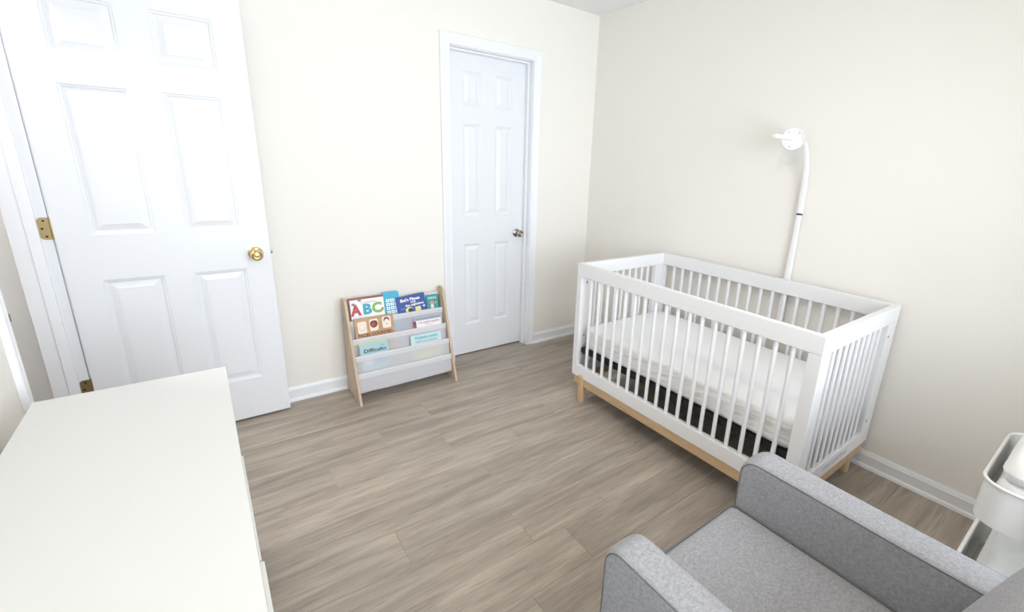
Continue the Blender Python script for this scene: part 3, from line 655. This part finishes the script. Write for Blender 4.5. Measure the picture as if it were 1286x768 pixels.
# ------------------------------------------------------------------ armchair
ch = thing('armchair', 'small grey woven fabric armchair with piped seams in the foreground', 'armchair', (-1.54, -2.6, 0))
def arm_part(xa, xb, piped):
    """side arm: upright panel with a rounded front top corner, soft edges"""
    yF, yR, z0, zt, r = -2.222, -2.93, 0.16, 0.603, 0.055
    n = 14; pr_ = [(yR, z0), (yF-0.004, z0)]
    for k in range(9): t = math.radians(90*k/8); pr_.append((yF-r+r*math.cos(t), zt-r+r*math.sin(t)))
    pr_ += [(yF-0.2, zt-0.001), (yF-0.4, zt-0.003), (yR, zt-0.006)]
    # the section is softened towards both faces: three rings across the thickness on each side
    bm = B(); rings = []
    c = Vector((0, (yF+yR)/2, (z0+zt)/2))
    w = xb-xa; e = 0.016
    for x, ins in ((xa, e), (xa+e*0.12, e*0.55), (xa+e*0.45, e*0.18), (xa+e, 0), (xa+w*0.5, -0.0025), (xb-e, 0), (xb-e*0.45, e*0.18), (xb-e*0.12, e*0.55), (xb, e)):
        ring = []
        for i, (y, z) in enumerate(pr_):
            p0 = Vector(pr_[i-1]); p1 = Vector(pr_[(i+1) % len(pr_)]); tn = (p1-p0).normalized(); nr = Vector((tn.y, -tn.x))
            ring.append(bm.verts.new((x, y-nr.x*ins, z-nr.y*ins)))
        rings.append(ring)
    N = len(pr_)
    for A, C in zip(rings, rings[1:]):
        for k in range(N): bm.faces.new((A[k], A[(k+1) % N], C[(k+1) % N], C[k]))
    bm.faces.new(rings[0][::-1]); bm.faces.new(rings[-1])
    o = finish('armrest', bm, CLOTH, ch, smooth=True, ang=60)
    for x, ins in piped:
        bm = B(); q = []
        for i in range(1, N):
            y, z = pr_[i]; p0 = Vector(pr_[i-1]); p1 = Vector(pr_[(i+1) % N]); tn = (p1-p0).normalized(); nr = Vector((tn.y, -tn.x)); q.append((x, y-nr.x*ins, z-nr.y*ins))
        tube(bm, q, 0.0016, 8); finish('piping', bm, PIPE, o, smooth=True, ang=60)
arm_part(-1.860, -1.768, ((-1.8585, 0.0085),))
arm_part(-1.312, -1.212, ((-1.3105, 0.0085), (-1.2135, 0.0085)))
# seat cushion
def soft_box(name, x0, x1, y0, y1, z0, z1, rc, crown, mat, parent, n=26, tilt=0.0, piv=(0, 0)):
    bm = B(); box(bm, x0, x1, y0, y1, z0, z1)
    bmesh.ops.subdivide_edges(bm, edges=bm.edges[:], cuts=n, use_grid_fill=True)
    cx, cy, cz = (x0+x1)/2, (y0+y1)/2, (z0+z1)/2; hx, hy, hz = (x1-x0)/2, (y1-y0)/2, (z1-z0)/2
    for v in bm.verts:
        d = v.co-Vector((cx, cy, cz)); q = Vector((max(-hx+rc, min(hx-rc, d.x)), max(-hy+rc, min(hy-rc, d.y)), max(-hz+rc, min(hz-rc, d.z))))
        e = d-q
        if e.length > 1e-9: d = q+e.normalized()*rc
        bx, by, bz = max(0, 1-(d.x/hx)**2), max(0, 1-(d.y/hy)**2), max(0, 1-(d.z/hz)**2)
        s = crown
        d.z += math.copysign(s*math.sqrt(bx*by), d.z)*(abs(d.z)/hz)**2 if hz < hy else 0
        if hz >= hy: d.y += math.copysign(s*math.sqrt(bx*bz), d.y)*(abs(d.y)/hy)**2
        p = Vector((cx, cy, cz))+d
        if tilt:
            dy, dz_ = p.y-piv[0], p.z-piv[1]; p.y = piv[0]+dy*math.cos(tilt)-dz_*math.sin(tilt); p.z = piv[1]+dy*math.sin(tilt)+dz_*math.cos(tilt)
        v.co = p
    return finish(name, bm, mat, parent, smooth=True, ang=180)
seat = soft_box('seat_cushion', -1.766, -1.314, -2.70, -2.222, 0.315, 0.438, 0.022, 0.010, CLOTH, ch)
bm = B(); q = [(-1.763, -2.66, 0.433)]
for k in range(7): t = math.radians(180-90*k/6); q.append((-1.748+0.016*math.cos(t), -2.241+0.016*math.sin(t), 0.434))
for k in range(7): t = math.radians(90-90*k/6); q.append((-1.332+0.016*math.cos(t), -2.241+0.016*math.sin(t), 0.434))
q.append((-1.317, -2.66, 0.433))
tube(bm, q, 0.003, 8); finish('piping', bm, PIPE, seat, smooth=True)
boxo('seat_base', CLOTH, ch, -1.767, -1.313, -2.90, -2.232, 0.16, 0.314, 0.008)
soft_box('backrest', -1.7675, -1.3125, -2.86, -2.712, 0.40, 0.80, 0.045, 0.012, CLOTH, ch, tilt=math.radians(18), piv=(-2.712, 0.44))
for x, y in ((-1.80, -2.27), (-1.27, -2.27), (-1.80, -2.86), (-1.27, -2.86)):
    bm = B(); tube(bm, [(x, y, 0.0005), (x, y, 0.1605)], [0.014, 0.022], 14); finish('leg', bm, BEECHX, ch, smooth=True)

# ------------------------------------------------------------------ rolling cart with towels
kx0, kx1, ky1, ky0 = -1.030, -0.630, -2.684, -3.03
cart = thing('rolling_cart', 'white metal tiered trolley cart behind the armchair by the right wall', 'cart', ((kx0+kx1)/2, (ky0+ky1)/2, 0))
def outline(x0, x1, y0, y1, r, n=10):
    o = []
    for cx, cy, a in ((x1-r, y1-r, 0), (x0+r, y1-r, 90), (x0+r, y0+r, 180), (x1-r, y0+r, 270)):
        for k in range(n+1): t = math.radians(a+90*k/n); o.append((cx+r*math.cos(t), cy+r*math.sin(t)))
    return o
def tray(zt, hgt):
    r = 0.055; z0 = zt-hgt; bm = B()
    o = outline(kx0, kx1, ky0, ky1, r); i_ = outline(kx0+0.003, kx1-0.003, ky0+0.003, ky1-0.003, r-0.003)
    rings = [[bm.verts.new((x, y, z)) for x, y in q] for q, z in ((o, z0), (o, zt), (i_, zt), (i_, z0+0.002))]
    N = len(o)
    for A, C in zip(rings, rings[1:]):
        for k in range(N): bm.faces.new((A[k], A[(k+1) % N], C[(k+1) % N], C[k]))
    i2 = outline(kx0+0.018, kx1-0.018, ky0+0.018, ky1-0.018, r-0.018)
    a1 = [bm.verts.new((x, y, z0+0.002)) for x, y in i2]; a0 = [bm.verts.new((x, y, z0)) for x, y in i2]
    for A, C in ((rings[3], a1), (a1, a0), (a0, rings[0])):
        for k in range(N): bm.faces.new((A[k], A[(k+1) % N], C[(k+1) % N], C[k]))
    t = finish('tray', bm, CART, cart, smooth=True)
    bm = B(); tube(bm, [(x, y, zt+0.001) for x, y in outline(kx0-0.001, kx1+0.001, ky0-0.001, ky1+0.001, r)], 0.0042, 8, closed=True); finish('rim', bm, CART, t, smooth=True, ang=180)
    bm = B(); st = 0.0085; x = kx0+0.018
    while x < kx1-0.017:
        e = 0.018+max(0, r-0.018-min(x-kx0-0.018, kx1-0.018-x))*0.3; box(bm, x-0.0017, x+0.0017, ky0+e-0.002, ky1-e+0.002, z0+0.0004, z0+0.0018); x += st
    y = ky0+0.018
    while y < ky1-0.017:
        e = 0.018+max(0, r-0.018-min(y-ky0-0.018, ky1-0.018-y))*0.3; box(bm, kx0+e-0.002, kx1-e+0.002, y-0.0017, y+0.0017, z0+0.0006, z0+0.0016); y += st
    finish('mesh_floor', bm, MESH, t, kind='stuff', label='grey wire mesh tray floor')
for zt in (0.690, 0.422, 0.150): tray(zt, 0.108)
for x in (kx0-0.011, kx1+0.011):
    for y in (ky0+0.10, ky1-0.13):
        bm = B(); tube(bm, [(x, y, 0.055), (x, y, 0.705)], 0.008, 12); finish('post', bm, CART, cart, smooth=True)
        bm = B(); lathe(bm, [(0, -0.011), (0.022, -0.011), (0.026, -0.007), (0.026, 0.007), (0.022, 0.011), (0, 0.011)], (x, y, 0.0265), (0, 1, 0), 16)
        box(bm, x-0.008, x+0.008, y-0.015, y+0.015, 0.047, 0.0565); finish('wheel', bm, DARK, cart, smooth=True)
def soft_pile(name, label, cat, mat, layers, amp, loc):
    t = thing(name, label, cat, loc)
    for i, (x0, x1, y0, y1, z0, z1) in enumerate(layers):
        bm = B(); box(bm, x0, x1, y0, y1, z0, z1); bmesh.ops.subdivide_edges(bm, edges=bm.edges[:], cuts=30, use_grid_fill=True)
        cx, cy, cz = (x0+x1)/2, (y0+y1)/2, (z0+z1)/2; hx, hy, hz = (x1-x0)/2, (y1-y0)/2, (z1-z0)/2; rc = hz*0.98; rp = 0.036
        for v in bm.verts:
            d = v.co-Vector((cx, cy, cz)); q = Vector((max(-hx+rp, min(hx-rp, d.x)), max(-hy+rp, min(hy-rp, d.y)), 0)); e = Vector((d.x-q.x, d.y-q.y, 0))
            k = e.length
            if k > 1e-9:
                mx_ = max(abs(e.x), abs(e.y)); e = e.normalized()*mx_
            f = min(1.0, e.length/rp); zz = d.z*math.sqrt(max(0.0, 1-f**3.0))
            dn = noise.noise(Vector((v.co.x*14, v.co.y*14, i*3+1)))*amp+noise.noise(Vector((v.co.x*45, v.co.y*45, i*3+5)))*amp*0.5
            v.co = Vector((cx, cy, cz))+q+e+Vector((0, 0, zz+(dn if d.z > 0 else 0)))
        finish('fold', bm, mat, t, smooth=True, ang=180)
    return t
zf = 0.690-0.108+0.0025
soft_pile('folded_towel', 'folded white terry towel in the top tray of cart', 'towel', TOWEL, [(kx0+0.030, kx1-0.02, ky0+0.02, ky1-0.022, zf, zf+0.056), (kx0+0.028, kx1-0.022, ky0+0.02, ky1-0.022, zf+0.0565, zf+0.108), (kx0+0.026, kx1-0.026, ky0+0.02, ky1-0.024, zf+0.1085, zf+0.165)], 0.006, ((kx0+kx1)/2, (ky0+ky1)/2, zf))
zf = 0.422-0.108+0.0025
soft_pile('fleece_blanket', 'fluffy cream blanket filling the lower tray of cart', 'blanket', FLEECE, [(kx0+0.02, kx1-0.02, ky0+0.02, ky1-0.030, zf, zf+0.050), (kx0+0.022, kx1-0.022, ky0+0.02, ky1-0.034, zf+0.0505, zf+0.110)], 0.013, ((kx0+kx1)/2, (ky0+ky1)/2, zf))
